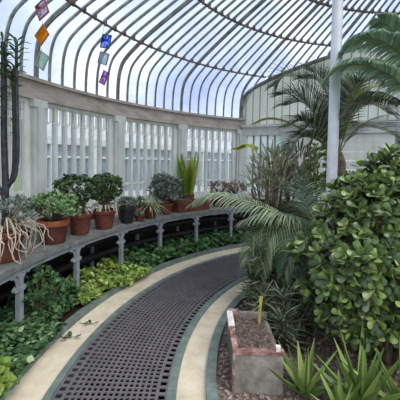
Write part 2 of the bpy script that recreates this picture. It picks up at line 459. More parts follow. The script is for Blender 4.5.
while s < SMAX:
    mb = MB(); gbox(mb, s-.007, s+.007, 2.36, gz(s)-.01, 0, .014); mb.build('batten', M['batten'], gab); s += .158
mb = MB(); pts = []
P = [gp(s_, gz(s_)-.045, .02) for s_ in S]
P = [gp(0.02, 2.5, .02)] + [gp(.02, 2.7, .02)] + P[1:]
mb.tube(P, .042, 6); mb.build('edge_rib', M['rib'], gab)
mb = MB(); gbox(mb, .06, SMAX, 2.16, 2.38, -.08, .06); gbox(mb, .06, SMAX, 2.34, 2.39, -.08, .1); mb.build('beam', M['column'], gab)
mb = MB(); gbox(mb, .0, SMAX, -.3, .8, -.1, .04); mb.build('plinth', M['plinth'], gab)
mb = MB(); gbox(mb, .93, 1.08, .8, 2.16, -.08, .07); mb.build('post', M['white'], gab)
mb = MB()
z = .8
while z < 2.15:
    gbox(mb, 1.08, SMAX, z, min(z+.165, 2.16), -.05, .02); z += .17
mb.build('boarding', M['white'], gab)
mb = MB(); gbox(mb, .06, .93, .8, .9, -.06, .05); gbox(mb, .06, .16, .9, 2.16, -.06, .05)
gw = mb.build('window_6', M['white']); struct(gw)
mb = MB(); gbox(mb, .16, .93, .9, 2.16, -.012, -.006); mb.build('glass', M['paleglass'], gw)
for k in range(1, 5):
    s = .16 + .77*k/5; mb = MB(); gbox(mb, s-.012, s+.012, .9, 2.16, -.03, .03); mb.build('glazing_bar', M['batten'], gw)

# ------------------------------------------------------------------ outside
mb = MB(); mb.ring(0, 360, RW+.3, 60, -.35, -.12, 6, ends=False); struct(mb.build('ground_lawn', M['lawn']))
gh = empty('greenhouse', pol(9.6, 141, -.12), R(141-90))
tag(gh, 'white framed greenhouse wing standing on the lawn beyond the wall windows', 'greenhouse')
mb = MB(); mb.box(-.2, 16, 0, .25, 0, .62); mb.build('base_wall', M['outwall'], gh)
mb = MB(); mb.box(-.2, 16, .1, .16, .62, 2.1); mb.build('glazing', M['outglass'], gh)
mb = MB(); mb.box(-.2, 16, -.04, .3, 2.1, 2.3); mb.build('eave', M['outwall'], gh)
mb = MB(); mb.box(-.2, 16, .02, .2, 1.72, 1.78); mb.build('rail', M['outwall'], gh)
for k in range(25):
    mb = MB(); x = -.11 + k*.67; w = .07 if k % 3 == 0 else .03
    mb.box(x-w, x+w, -.02, .14, .62, 2.1); mb.build('post', M['outwall'], gh)
mb = MB(); pts = [(.0,2.3),(.12,2.7),(.5,3.0),(1.6,3.4),(3.0,3.7)]
for (y0,z0),(y1,z1) in zip(pts, pts[1:]):
    mb.hexa([V((-.2,y0,z0)),V((16,y0,z0)),V((16,y1,z1)),V((-.2,y1,z1)),V((-.2,y0,z0+.03)),V((16,y0,z0+.03)),V((16,y1,z1+.03)),V((-.2,y1,z1+.03))])
mb.build('roof', M['outwall'], gh)

# ------------------------------------------------------------------ posts
def post(loc, r, h, label):
    root = empty('iron_post', loc); tag(root, label, 'post', 'white posts in the planting')
    mb = MB(); mb.lathe([(r*1.02,.1),(r,.5),(r*.96,h)], 20); mb.build('shaft', M['pole'], root, True)
    mb = MB(); mb.lathe([(r*1.6,0),(r*1.6,.06),(r*1.15,.1),(r*1.15,.16)], 20); mb.build('base', M['pole'], root, True)
    mb = MB(); mb.lathe([(r*1.0,h-.2),(r*1.5,h-.12),(r*1.5,h-.05),(r*1.1,h)], 20); mb.build('cap', M['pole'], root, True)
post((-1.735, .92, 0), .05, zroof(1.96)-.1, 'slender white iron post rising through the palms, the nearer and taller one')
post((-.26, 2.22, 0), .06, zroof(2.2)-.1, 'white iron post half hidden by palm fronds behind the jade bush')

# ------------------------------------------------------------------ bench
bench = empty('plant_bench', (0,0,0)); tag(bench, 'long curved grey slate bench carrying the pots along the window wall', 'bench')
mb = MB()
LEGS = [193.7, 183.4, 173.2, 162.9, 152.7, 142.4, 132.0, 121.6]
BE = [112.9] + [(a+b)/2 for a, b in zip(LEGS, LEGS[1:])][::-1] + [200]
for a0, a1 in zip(LEGS[::-1], LEGS[::-1][1:]):
    mb.ring(a0, a1-.05, 4.53, 5.2, .655, .70, 2)
mb.ring(113.2, 121.55, 4.53, 5.2, .655, .70, 2)
mb.build('slab', M['bench'], bench)
mb = MB(); mb.ring(113.2, 193.7, 4.56, 4.585, .60, .655, 2); mb.ring(113.2, 193.7, 5.1, 5.125, .60, .655, 2); mb.build('rail', M['iron'], bench)
for a in LEGS:
    mb = MB(); Mx = Matrix.Translation(pol(4.57, a, 0)) @ Matrix.Rotation(R(a), 4, 'Z')
    mb.box(-.022, .022, -.024, .024, .03, .6, M=Mx); mb.box(-.03, .03, -.036, .036, .03, .1, M=Mx); mb.box(-.03, .03, -.034, .034, .46, .5, M=Mx)
    lg = mb.build('leg', M['iron'], bench)
    mb = MB()
    for s in (-1, 1):
        pts = [Mx @ V((0, s*(.024 + .105*(1-math.cos(f))), .47 + .15*math.sin(f))) for f in [i/7*PI/2 for i in range(8)]]
        mb.tube(pts, .011, 6)
        q = Mx @ V((0, s*.055, .455)); mb.tube([Mx @ V((-.014, s*.05, .475)), Mx @ V((.02, s*.05, .475))], .022, 8)
        q = Mx @ V((0, s*.1, .6)); mb.tube([Mx @ V((-.014, s*.1, .6)), Mx @ V((.02, s*.1, .6))], .018, 8)
    mb.build('bracket', M['iron'], lg)
    mb = MB(); Mx = Matrix.Translation(pol(5.11, a, 0)) @ Matrix.Rotation(R(a), 4, 'Z')
    mb.box(-.02, .02, -.02, .02, .03, .6, M=Mx); mb.build('leg', M['iron'], bench)
for z, lb in ((.42, 'upper black heating pipe running under the slate bench'), (.22, 'lower black heating pipe running under the slate bench')):
    mb = MB(); mb.tube([pol(5.02, a, z) for a in range(114, 200, 2)], .05, 10)
    p = mb.build('heating_pipe', M['pipe'], smooth=True); tag(p, lb, 'pipe', 'heating pipes under the bench')
    for a in range(118, 198, 10):
        mb = MB(); mb.box(-.02, .26, -.02, .02, -.02, .02, M=Matrix.Translation(pol(5.02, a, z-.05)) @ Matrix.Rotation(R(a), 4, 'Z')); mb.build('bracket', M['pipe'], p)

# ------------------------------------------------------------------ potted plants
ZB = .70
def pot(root, r, h, mat, rimmat=None, n=28):
    rimmat = rimmat or mat
    mb = MB(); rb = r*.72
    mb.lathe([(rb*.96,0),(rb,.01),(r*.93,h*.78),(r*.93,h*.80)], n); mb.build('pot', mat, root, True)
    mb = MB()
    mb.lathe([(r*.9,h*.76),(r*.985,h*.76),(r,h*.78),(r,h*.985),(r*.985,h),(r*.9,h),(r*.88,h*.97),(r*.88,h*.8)], n); mb.build('rim', rimmat, root, True)
    mb = MB(); mb.lathe([(r*.885,h*.82),(r*.885,h*.88),(r*.5,h*.91),(0,h*.92)], n); mb.build('compost', M['compost'], root)
def plant(name, label, cat, x, y, group='potted plants on the slate bench'):
    o = empty(name, (x, y, ZB)); tag(o, label, cat, group); return o
def rosette(mb, p, axis, n, L, W, thick=.0, spread=.8, t0=.0, t1=1., shape=None, bend=0.):
    axis = axis.normalized(); u = axis.orthogonal().normalized(); w = axis.cross(u)
    ph = rnd.uniform(0, 2*PI)
    for k in range(n):
        a = ph + k*2.399; f = (k+.5)/n
        tilt = spread*(.35 + .75*f) * rnd.uniform(.85, 1.15)
        d = axis*math.cos(tilt) + (u*math.cos(a) + w*math.sin(a))*math.sin(tilt)
        nrm = axis*math.sin(tilt) - (u*math.cos(a) + w*math.sin(a))*math.cos(tilt)
        l = L*rnd.uniform(.7, 1.1)*(.75 + .35*f)
        tt = t0 + (t1-t0)*min(1, max(0, (1-f)*.6 + rnd.uniform(0, .45)))
        kw = dict(shape=shape) if shape else {}
        mb.ovate(p + d*.008, d, nrm, l, W*rnd.uniform(.85,1.1), tt, thick, bend=bend, **kw)
OBO = ((0,.16),(.3,.5),(.62,.95),(.82,1.),(.95,.6))
def bush(root, c, rad, n, L, W, mat, per=6, thick=.004, stems=10, base=(0,0,.2), name='foliage', stemmat=None, inner=.45, sp=.95, zmin=-1.):
    mb = MB(); sm = MB(); c = V(c); base = V(base); tips = []
    k = 0
    while k < n:
        d = rv().normalized()
        if d.z < zmin: continue
        f = rnd.uniform(inner, 1)**.6
        p = c + V((d.x*rad[0], d.y*rad[1], d.z*rad[2]))*f*rnd.uniform(.88, 1.06)
        rosette(mb, p, d*.8 + V((0,0,.55)) + rv(.25), per, L, W, thick, sp, shape=OBO if thick else None)
        tips.append(p); k += 1
    for p in rnd.sample(tips, min(stems, len(tips))):
        mid = base.lerp(p, .5) + rv(.05)*rad[0] + V((0,0,.1*rad[2]))
        pts = catmull([base, mid, p], 6); r0 = .012 + .02*rad[0]
        sm.tube(pts, [r0*(1-.75*i/6) for i in range(7)], 5)
    sm.build('stem', stemmat or M['bark'], root, True)
    return mb.build(name, mat, root)
def blades(root, n, L, W, mat, c=(0,0,0), rad=.05, lean=.5, droop=.3, name='foliage', t=(0,1), ru=None, wprof=(.7,1,.8,.45,.05)):
    mb = MB()
    for k in range(n):
        a = rnd.uniform(0, 2*PI); ln = rnd.uniform(.05, 1)*lean; l = L*rnd.uniform(.6, 1.05)
        h = V((math.cos(a), math.sin(a), 0)); p0 = V(c) + h*rnd.uniform(0, rad)
        m = len(wprof); pts = []
        for i in range(m):
            f = i/(m-1); pts.append(p0 + h*(math.sin(ln)*l*f + droop*l*.4*f*f*ln) + V((0,0, math.cos(ln)*l*f - droop*l*f*f*ln)))
        mb.strap(pts, [W*w for w in wprof], up=h if lean < .3 else V((0,0,1)) + h*.3, t=rnd.uniform(*t))
    return mb.build(name, mat, root)

# trailing pale cactus at the left end of the bench
p = plant('potted_cactus', 'terracotta pot with bare pale stems trailing over its rim, near end of bench', 'potted plant', -4.72, .60)
pot(p, .18, .27, M['terra'])
mb = MB()
for k in range(44):
    a = rnd.uniform(-2.6, 1.9); h = V((math.cos(a), math.sin(a), 0)); r1 = rnd.uniform(.2, .34)
    dz = rnd.uniform(.0, .2)
    pts = [V((0,0,.24)) + h*.05, V((0,0,.3+rnd.uniform(0,.1))) + h*.13, h*r1 + V((0,0,.27)) + rv(.03), h*(r1+rnd.uniform(-.02,.06)) + V((0,0,.27-dz)) + rv(.04), h*(r1+rnd.uniform(-.06,.1)) + V((0,0,max(.02,.2-dz*1.2))) + rv(.03)]
    mb.tube(catmull(pts, 14), .004, 5, rnd.random())
mb.build('trailing_stem', M['dead'], p, True)
bush(p, (.02,.04,.40), (.24,.2,.14), 70, .06, .014, M['greysucc'], 6, .003, 12, (0,0,.25), inner=.3, zmin=-.5)
# tall euphorbia
p = plant('potted_euphorbia', 'tall branching plant with dark bare stems and leafy tips, rising almost to the roof', 'potted plant', -4.87, .87)
pot(p, .13, .2, M['terradark'])
e = lambda dx, dy, z: V((dx, dy, z))
stems = [[e(0,0,.15), e(.01,0,.6), e(-.01,.01,1.1), e(0,0,1.6), e(-.02,.02,1.98)],
         [e(.0,0,.62), e(.1,-.01,.70), e(.14,-.02,.95), e(.135,-.02,1.4), e(.13,-.02,1.75), e(.12,0,1.98)],
         [e(.0,0,.55), e(.06,.03,.72), e(.075,.03,1.0), e(.07,.03,1.5), e(.06,.03,1.72)],
         [e(0,0,.5), e(-.09,-.02,.75), e(-.1,-.03,1.2), e(-.09,-.03,1.85)]]
mb = MB(); lf = MB()
for i, s in enumerate(stems):
    pts = catmull(s, 18); mb.tube(pts, [(.034 if i == 0 else .02)*(1-.35*k/18) for k in range(19)], 7)
    tip = pts[-1]
    for z_ in range(5):
        q = pts[-1-z_]; rosette(lf, q, V((0,0,1)), 7, .12, .03, 0, 1.2, bend=.25)
    if i != 1:
        for z_ in (10, 11, 12, 13, 14): rosette(lf, pts[z_], V((0,0,.6)), 5, .09, .028, 0, 1.4, bend=.2)
mb.build('stem', M['darkstem'], p, True); lf.build('foliage', M['ivy'], p)
# light green succulent in a two-tone pot
p = plant('potted_succulent', 'dark terracotta pot with orange rim holding a spreading light green succulent', 'potted plant', -4.56, 1.20)
pot(p, .165, .25, M['terradark'], M['terrarim'])
bush(p, (0,0,.36), (.25,.25,.15), 120, .065, .032, M['succ'], 6, .004, 16, (0,0,.22), inner=.5, zmin=-.5)
# jade trees
p = plant('potted_jade_tree', 'terracotta pot of a dark green jade tree leaning over its lighter neighbour', 'potted plant', -4.43, 1.60)
pot(p, .14, .26, M['terra'])
bush(p, (-.06,.02,.53), (.24,.24,.155), 150, .055, .034, M['jadesmall'], 6, .004, 22, (0,0,.24), inner=.55)
mb = MB(); 
for k in range(26):
    a = rnd.uniform(0, 2*PI); h = V((math.cos(a), math.sin(a), 0)); mb.strap([V((0,0,.26))+h*.05, V((0,0,.31))+h*.12, V((0,0,.25))+h*.18], [.012,.014,.003], t=rnd.random())
mb.build('leaf_litter', M['dead'], p)
p = plant('potted_jade_tree', 'terracotta pot of a dark green jade tree next to the black pot', 'potted plant', -4.24, 1.92)
pot(p, .145, .25, M['terra'])
bush(p, (-.0,.02,.53), (.22,.22,.17), 140, .055, .034, M['jadesmall'], 6, .004, 22, (0,0,.24), inner=.55)
mb = MB()
for k in range(40):
    a = rnd.uniform(0, 2*PI); h = V((math.cos(a), math.sin(a), 0)); mb.strap([V((0,0,.25))+h*.05, V((0,0,.32))+h*.13, V((0,0,.24))+h*.19], [.014,.016,.003], t=rnd.random())
mb.build('leaf_litter', M['dead'], p)
# black pot
p = plant('potted_rosette', 'square shouldered black plastic pot with a small grey and pink rosette', 'potted plant', -4.03, 2.29)
pot(p, .115, .235, M['blackpot'])
bush(p, (0,0,.27), (.14,.14,.06), 30, .07, .02, M['greysucc'], 7, .004, 4, (0,0,.21), inner=.3, zmin=-.2)
p2 = plant('potted_seedling', 'tiny orange clay pot with a short red tipped sprig behind the black pot', 'potted plant', -4.15, 2.52)
pot(p2, .075, .13, M['terrarim']); bush(p2, (0,0,.19), (.07,.07,.06), 14, .05, .02, M['succ'], 5, .003, 4, (0,0,.11))
p2 = plant('potted_seedling', 'tiny clay pot with a bushy green sprig near the striped grass-like plant', 'potted plant', -3.96, 2.72)
pot(p2, .085, .15, M['terrarim']); bush(p2, (0,0,.23), (.1,.1,.08), 20, .06, .022, M['jadesmall'], 5, .003, 4, (0,0,.13))
# striped plant
p = plant('potted_spider_plant', 'small terracotta pot overflowing with cream striped grass-like leaves', 'potted plant', -3.76, 2.67)
pot(p, .11, .2, M['terradark'])
blades(p, 70, .27, .022, M['stripe'], (0,0,.18), .06, 1.35, .75)
# dwarf aloe at edge
p = plant('potted_aloe', 'low pale rosette in a shallow pot at the bench edge before the striped plant', 'potted plant', -3.88, 2.43)
pot(p, .08, .09, M['terradark']); blades(p, 26, .13, .022, M['greysucc'], (0,0,.08), .03, 1.2, .3)
# grey succulent shrub
p = plant('potted_shrub', 'terracotta pot with a tall grey green thick leaved shrub beside the snake plant', 'potted plant', -3.58, 3.05)
pot(p, .13, .18, M['terra'])
bush(p, (-.03,.03,.42), (.2,.2,.24), 80, .1, .032, M['greysucc'], 7, .005, 16, (0,0,.16), inner=.4, zmin=-.8)
p = plant('potted_shrub', 'clay pot with a rounded grey green shrub, behind the clay trough', 'potted plant', -3.52, 3.42)
pot(p, .12, .18, M['terradark'])
bush(p, (0,0,.38), (.2,.2,.2), 60, .1, .032, M['greysucc'], 7, .005, 14, (0,0,.16), inner=.4, zmin=-.6)
# trough
t_ = plant('clay_trough', 'long low rectangular terracotta trough at the bench edge below the snake plant', 'planter', -3.16, 3.48)
t_.rotation_euler = (0,0,R(132-90))
mb = MB(); mb.box(-.36,.36,-.11,.11,0,.16); tr = mb.build('trough', M['terra'], t_)
mb = MB(); mb.box(-.375,.375,-.125,-.095,.13,.18); mb.box(-.375,.375,.095,.125,.13,.18); mb.box(-.375,-.345,-.095,.095,.13,.18); mb.box(.345,.375,-.095,.095,.13,.18); mb.build('rim', M['terra'], t_)
mb = MB(); mb.box(-.345,.345,-.095,.095,.15,.165); mb.build('compost', M['compost'], t_)
mb = MB()
for k in range(90):
    q = V((rnd.uniform(-.33,.33), rnd.uniform(-.09,.09), .165)); d = rv() + V((0,0,.8)); mb.ovate(q, d, rv(), .08, .025, rnd.random())
mb.build('foliage', M['browngrass'], t_)
# snake plant
p = plant('potted_snake_plant', 'tall upright snake plant with yellow edged sword leaves in a dark clay pot', 'potted plant', -3.25, 3.765)
pot(p, .14, .26, M['terradark'])
mb = MB()
for k in range(70):
    a = rnd.uniform(0, 2*PI); h = V((math.cos(a), math.sin(a), 0)); r0 = rnd.uniform(.01,.11); l = rnd.uniform(.5,.84) ; ln = .04+.14*rnd.random()
    pts = [V((0,0,.22)) + h*r0 + (h*ln + V((0,0,1)))*l*f + rv(.006) for f in (0,.3,.6,.85,1)]
    up = V((math.cos(a+1.2), math.sin(a+1.2), 0)); mb.strap(pts, [.03,.048,.05,.034,.002], up=up, t=rnd.choice((.1,.3,.5,.6,.8,1.)))
mb.build('foliage', M['snake'], p)
# low brown plants at the far end
for (x, y, lb) in ((-2.62, 4.02, 'low brownish plant in a clay pot on the bench right of the snake plant'), (-2.28, 4.2, 'low brownish plant in a clay pot at the far end of the bench')):
    p = plant('potted_heather', lb, 'potted plant', x, y)
    pot(p, .15, .2, M['terradark']); bush(p, (0,0,.34), (.26,.22,.15), 70, .07, .014, M['browngrass'], 6, 0, 10, (0,0,.18), inner=.3, zmin=-.4)

# ------------------------------------------------------------------ glass tiles hung in the roof
def tile(loc, size, rot, cols, fr, label, top, sx=1., fac=.42, scale=14):
    root = empty('glass_tile', loc, R(-26)); tag(root, label, 'hanging ornament', 'glass tiles hung under the roof')
    Mr = Matrix.Rotation(R(rot), 4, 'Y'); h = size/2; w = h*sx
    mb = MB(); mb.box(-w, w, -.003, .003, -h, h, M=Mr); mb.build('pane', tileglass('tile ' + label[:20], cols, fac, scale), root)
    mb = MB()
    f = .006
    mb.box(-w-f, w+f, -.006, .006, h, h+f*2, M=Mr); mb.box(-w-f, w+f, -.006, .006, -h-2*f, -h, M=Mr)
    mb.box(-w-f, -w+f, -.006, .006, -h, h, M=Mr); mb.box(w-f, w+f, -.006, .006, -h, h, M=Mr)
    mb.build('frame', surf('tile lead ' + label[:20], [(.3, fr), (.7, fr)], 5, .5, .4), root)
    corner = max((Mr @ V((a, 0, b)) for a in (-w, w) for b in (-h, h)), key=lambda q: q.z)
    mb = MB(); mb.tube([corner, V((corner.x*.3, 0, top - loc[2]))], .0025, 4); mb.build('string', M['darkstem'], root)
tile((-4.63, 1.10, 3.09), .145, -24, [(.35,(196,70,96)),(.5,(236,226,232)),(.62,(220,214,228)),(.75,(150,110,190))], (150,70,110), 'pink and white patterned glass tile hanging topmost above the orange tile', 3.42)
tile((-4.63, 1.10, 2.835), .135, 52, [(.3,(240,150,40)),(.5,(255,190,70)),(.7,(255,206,100))], (160,100,40), 'orange square glass tile hanging between a pink tile and a clear green tile', 2.98)
tile((-4.63, 1.10, 2.58), .135, 32, [(.3,(196,216,200)),(.7,(226,236,226))], (150,170,156), 'pale clear green glass tile hanging below the orange tile', 2.7, fac=.35)
tile((-4.27, 2.03, 3.13), .15, 14, [(.35,(50,90,200)),(.48,(80,140,240)),(.56,(215,228,250)),(.7,(140,175,245))], (60,70,90), 'blue and white glass tile hanging over the clear and purple tiles', 3.42)
tile((-4.30, 2.03, 2.91), .13, 20, [(.35,(226,232,238)),(.7,(200,210,222))], (120,124,126), 'clear glass tile with grey edging hanging between blue and purple tiles', 3.02, 1.15, .35)
tile((-4.29, 2.03, 2.66), .15, 28, [(.35,(140,80,170)),(.47,(190,140,210)),(.56,(240,215,242)),(.7,(170,100,190))], (110,60,130), 'narrow purple and lilac glass tile hanging lowest, below the clear tile', 2.8, .6)

# ------------------------------------------------------------------ planting under the bench
def scatter(name, mat, a0, a1, r0, r1, n, L, W, zf, label, cat, tr=(0,1), clump=None):
    mb = MB()
    for k in range(n):
        a = rnd.uniform(a0, a1); r = rnd.uniform(r0, r1)
        p = pol(r, a, .03); hz = zf(a, r)
        p.z = max(.055 if r < RO1+.02 else .035, .03 + hz*rnd.uniform(.25, 1)**.6)
        out_ = -pol(1, a); d = out_*rnd.uniform(-.3, .9) + rv(.8); d.z = rnd.uniform(-.35, .35)
        nrm = V((0,0,1)) + rv(.5) + out_*.3
        l = L*rnd.uniform(.6, 1.15)
        if d.z < 0 and p.z + d.normalized().z*l < .02: d.z = .05
        mb.ovate(p, d, nrm, l, W*l/L*rnd.uniform(.8,1.2), tr[0]+(tr[1]-tr[0])*rnd.random(), 0, shape=((0,.2),(.25,.95),(.5,1),(.8,.5)), bend=.1)
    o = mb.build(name, mat); tag(o, label, cat, kind='stuff'); return o
def wob(a, r, h, k=.5): return h*(1 - k + k*math.sin(a*1.7 + r*5)*math.sin(a*.6 + 2*r))
scatter('ground_cover', M['vari'], 150.5, 165.5, 4.33, 4.95, 2900, .062, .05, lambda a, r: wob(a, r, .17, .35)*min(1, (r-4.15)/.22), 'lime green variegated ground cover spilling onto the kerb beneath the bench', 'ground cover')
scatter('ground_cover', M['vari'], 150.5, 158, 4.22, 4.36, 420, .06, .05, lambda a, r: .1, 'lime green ground cover leaves hanging over the kerb edge', 'ground cover', (.1,.9))
scatter('ivy', M['ivy'], 114, 152, 4.36, 5.1, 4200, .075, .06, lambda a, r: wob(a, r, .2, .35)*min(1, (r-4.2)/.25), 'dark green ivy carpeting the bed below the far half of the bench', 'ground cover')
scatter('ivy', M['fernleaf'], 164, 186, 4.40, 4.9, 5200, .055, .04, lambda a, r: wob(a, r, .26, .3)*min(1, (r-4.2)/.25), 'deep green leafy growth filling the near end of the bed', 'ground cover')
scatter('ivy', M['fernleaf'], 171.5, 183, 4.24, 4.42, 800, .052, .038, lambda a, r: .12, 'deep green leaves hanging over the kerb at the near end of the bed', 'ground cover')
# fern-like shrub standing in the bed
p = empty('fern_shrub', pol(4.52, 170.5, .03)); tag(p, 'taller leafy shrub with pale top leaves before the nearest bench leg in view', 'shrub')
bush(p, (0,0,.3), (.19,.18,.27), 90, .06, .024, M['fernleaf'], 6, 0, 14, (0,0,0), inner=.3, zmin=-.8)
p = empty('lime_plant', pol(4.36, 181.8, .03)); tag(p, 'small bright lime plant at the near corner of the bed', 'plant')
bush(p, (0,0,.12), (.12,.14,.12), 40, .07, .05, M['vari'], 5, 0, 6, (0,0,0), inner=.3, zmin=-.3)
def sprig(loc, label, n, L):
    p = empty('leaf_sprig', loc); tag(p, label, 'leaf', 'sprigs on the concrete')
    mb = MB(); mb.tube([V((-.1,.03,.006)), V((-.03,.0,.012)), V((.05,0,.02))], .003, 5); mb.build('stem', M['bark'], p)
    for k in range(n):
        mb = MB(); mb.ovate(V((.05-.03*k,0,.02)), V((math.cos(k*2.2), math.sin(k*2.2), .35)), V((0,0,1)), L, L*.55, rnd.random()*.6); mb.build('leaf', M['ivy'], p)
sprig(pol(4.14, 168.2, 0), 'little green sprig lying alone on the beige concrete', 4, .05)
sprig(pol(4.19, 171.6, 0), 'creeping green sprig reaching over the concrete from the kerb', 6, .07)

# ------------------------------------------------------------------ right-hand bed
mb = MB()
for k in range(9500):
    a = rnd.uniform(100, 215); r = math.sqrt(rnd.uniform(1.3**2, 2.85**2)); p = pol(r, a, rnd.uniform(.002, .014))
    L = rnd.uniform(.012, .034); W = L*rnd.uniform(.35, .7); yaw = rnd.uniform(0, PI)
    if -2.72 < p.x < -2.38 and 0 < p.y < .62: continue
    mb.box(-L/2, L/2, -W/2, W/2, -.003, .003, rnd.random(), Matrix.Translation(p) @ Matrix.Rotation(yaw, 4, 'Z') @ Matrix.Rotation(rnd.uniform(-.5, .5), 4, 'X') @ Matrix.Rotation(rnd.uniform(-.3,.3), 4, 'Y'))
o = mb.build('bark_mulch', M['chip']); tag(o, 'brown bark chips covering the bed along the inner kerb', 'mulch', kind='stuff')

# old slab-sided planter
pl = empty('bed_planter', (-2.58, .30, 0), R(-1)); tag(pl, 'small old concrete planter with flaking red rim at the path side', 'planter')
mb = MB(); mb.box(-.17,.17,-.30,-.265,0,.285); mb.build('front_slab', M['planterface'], pl)
mb = MB(); mb.box(-.17,-.135,-.265,.27,0,.285); mb.build('side_slab', M['planterface'], pl)
mb = MB(); mb.box(.135,.17,-.265,.27,0,.235); mb.build('side_slab', M['planterface'], pl)
mb = MB(); mb.box(-.17,.17,.27,.305,0,.285); mb.build('back_slab', M['planterface'], pl)
mb = MB(); mb.box(-.176,.176,-.306,-.262,.278,.30); mb.box(-.176,-.134,-.264,.02,.28,.30); mb.box(-.176,-.16,-.306,-.29,.0,.279); mb.build('rim', M['planterrim'], pl)
mb = MB(); mb.box(-.177,-.08,.264,.310,.272,.302); mb.build('rim', M['planterrim'], pl)
mb = MB(); mb.box(-.180,-.132,.021,.263,.27,.304); mb.build('flaking_edge', M['chalk'], pl)
mb = MB(); mb.box(.12,.15,-.30,-.27,.30,.335); mb.build('corner_chip', M['chalk'], pl)
mb = MB(); mb.box(-.135,.135,-.265,.27,.0,.25)
for k in range(420):
    q = V((rnd.uniform(-.12,.12), rnd.uniform(-.25,.25), rnd.uniform(.25,.265))); L = rnd.uniform(.02,.06); yaw = rnd.uniform(0, PI)
    mb.box(-L/2, L/2, -.004, .004, -.002, .002, rnd.random(), Matrix.Translation(q) @ Matrix.Rotation(yaw, 4, 'Z') @ Matrix.Rotation(rnd.uniform(-.4,.4), 4, 'Y'))
mb.build('litter', M['soil'], pl)
mb = MB(); mb.box(-.010,.010,-.004,.004,.0,.22, M=Matrix.Rotation(R(3), 4, 'Y')); mb.box(-.013,.013,-.005,.005,.19,.24, M=Matrix.Rotation(R(3), 4, 'Y'))
o = mb.build('plant_stake', M['stake'], loc=(-2.5, .44, .25)); tag(o, 'thin yellow plant stake standing in the old planter', 'stake')

# ---- feather leaves
def frond(root, ctrl, mat, n=36, L=.3, W=.018, droop=.5, t=(0,1), fwd=.45, rr=.009, base=.14, off=None, up0=.25):
    P = catmull([V(p) - root.location for p in ctrl], 40)
    mb = MB(); mb.tube(P, [rr*(1-.8*i/40) for i in range(41)], 5, .2)
    lf = MB()
    for i in range(n):
        f = base + (1-base)*(i+.5)/n
        x = f*40; k = min(int(x), 39); p = P[k].lerp(P[k+1], x-k)
        tan = (P[k+1]-P[k]).normalized(); sd = tan.cross(V((0,0,1)))
        sd = sd.normalized() if sd.length > .05 else V((1,0,0)); upv = sd.cross(tan).normalized()
        ll = L*(.35 + .65*math.sin(PI*min(1, .12 + f*.86)))*rnd.uniform(.88, 1.08)
        for s in (-1, 1):
            d = (sd*s*.85 + tan*(fwd + .5*f*f) + upv*up0).normalized()
            pts = []; q = p.copy(); dd = d.copy(); m = 5
            for j in range(m):
                pts.append(q.copy()); q = q + dd*(ll/(m-1)); dd = (dd + V((0,0,-droop*.42))).normalized()
            lf.strap(pts, [W*.6, W, W*.9, W*.6, W*.05], up=upv + rv(.2), t=t[0]+(t[1]-t[0])*rnd.random())
    fr = mb.build('frond', M['rachis'], root, True)
    lf.build('leaflet', mat, fr)
    return fr

pc = empty('cycad', (-1.70, 1.32, 0)); tag(pc, 'cycad with long pale arching fronds hanging over the path', 'cycad')
mb = MB(); mb.lathe([(.13,0),(.14,.3),(.12,.6),(.07,.84),(0,.86)], 12); mb.build('trunk', M['bark'], pc)
frond(pc, [(-1.7,1.32,.82),(-2.12,1.17,1.03),(-2.52,1.32,1.17),(-2.84,1.47,1.21),(-3.08,1.62,1.08)], M['cycad'], 58, .40, .018, .9, (.3,1), .35)
frond(pc, [(-1.7,1.32,.82),(-2.0,1.1,1.0),(-2.3,1.12,1.06),(-2.55,1.2,.96)], M['cycad'], 46, .36, .017, .9, (.1,.9), .35)
for q in ((-2.3,.98),(-2.12,.86),(-2.42,1.12)):
    frond(pc, [(-1.7,1.32,.82),(q[0]*.5-.85,q[1]*.5+.66,1.0),(q[0],q[1],.86),(q[0]-.08,q[1]-.06,.55)], M['cycad'], 34, .32, .013, .95, (0,.6), .4)
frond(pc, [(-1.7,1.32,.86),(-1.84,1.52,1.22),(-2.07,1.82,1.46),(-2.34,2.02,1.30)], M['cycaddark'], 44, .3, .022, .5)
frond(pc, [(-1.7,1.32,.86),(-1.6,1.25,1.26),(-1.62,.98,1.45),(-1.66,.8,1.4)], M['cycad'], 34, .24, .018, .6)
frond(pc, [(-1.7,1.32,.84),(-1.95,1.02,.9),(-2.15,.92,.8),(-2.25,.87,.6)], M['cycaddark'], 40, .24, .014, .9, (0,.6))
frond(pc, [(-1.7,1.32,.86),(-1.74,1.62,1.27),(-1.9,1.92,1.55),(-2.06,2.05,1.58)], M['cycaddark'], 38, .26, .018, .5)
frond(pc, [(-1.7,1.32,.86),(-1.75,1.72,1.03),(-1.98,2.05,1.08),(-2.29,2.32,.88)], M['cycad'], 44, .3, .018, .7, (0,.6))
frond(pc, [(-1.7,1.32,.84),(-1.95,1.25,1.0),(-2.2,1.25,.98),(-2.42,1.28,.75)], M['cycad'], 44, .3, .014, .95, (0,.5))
frond(pc, [(-1.7,1.32,.84),(-1.85,1.1,.9),(-2.0,.9,.75),(-2.1,.8,.5)], M['cycaddark'], 40, .26, .018, .7)

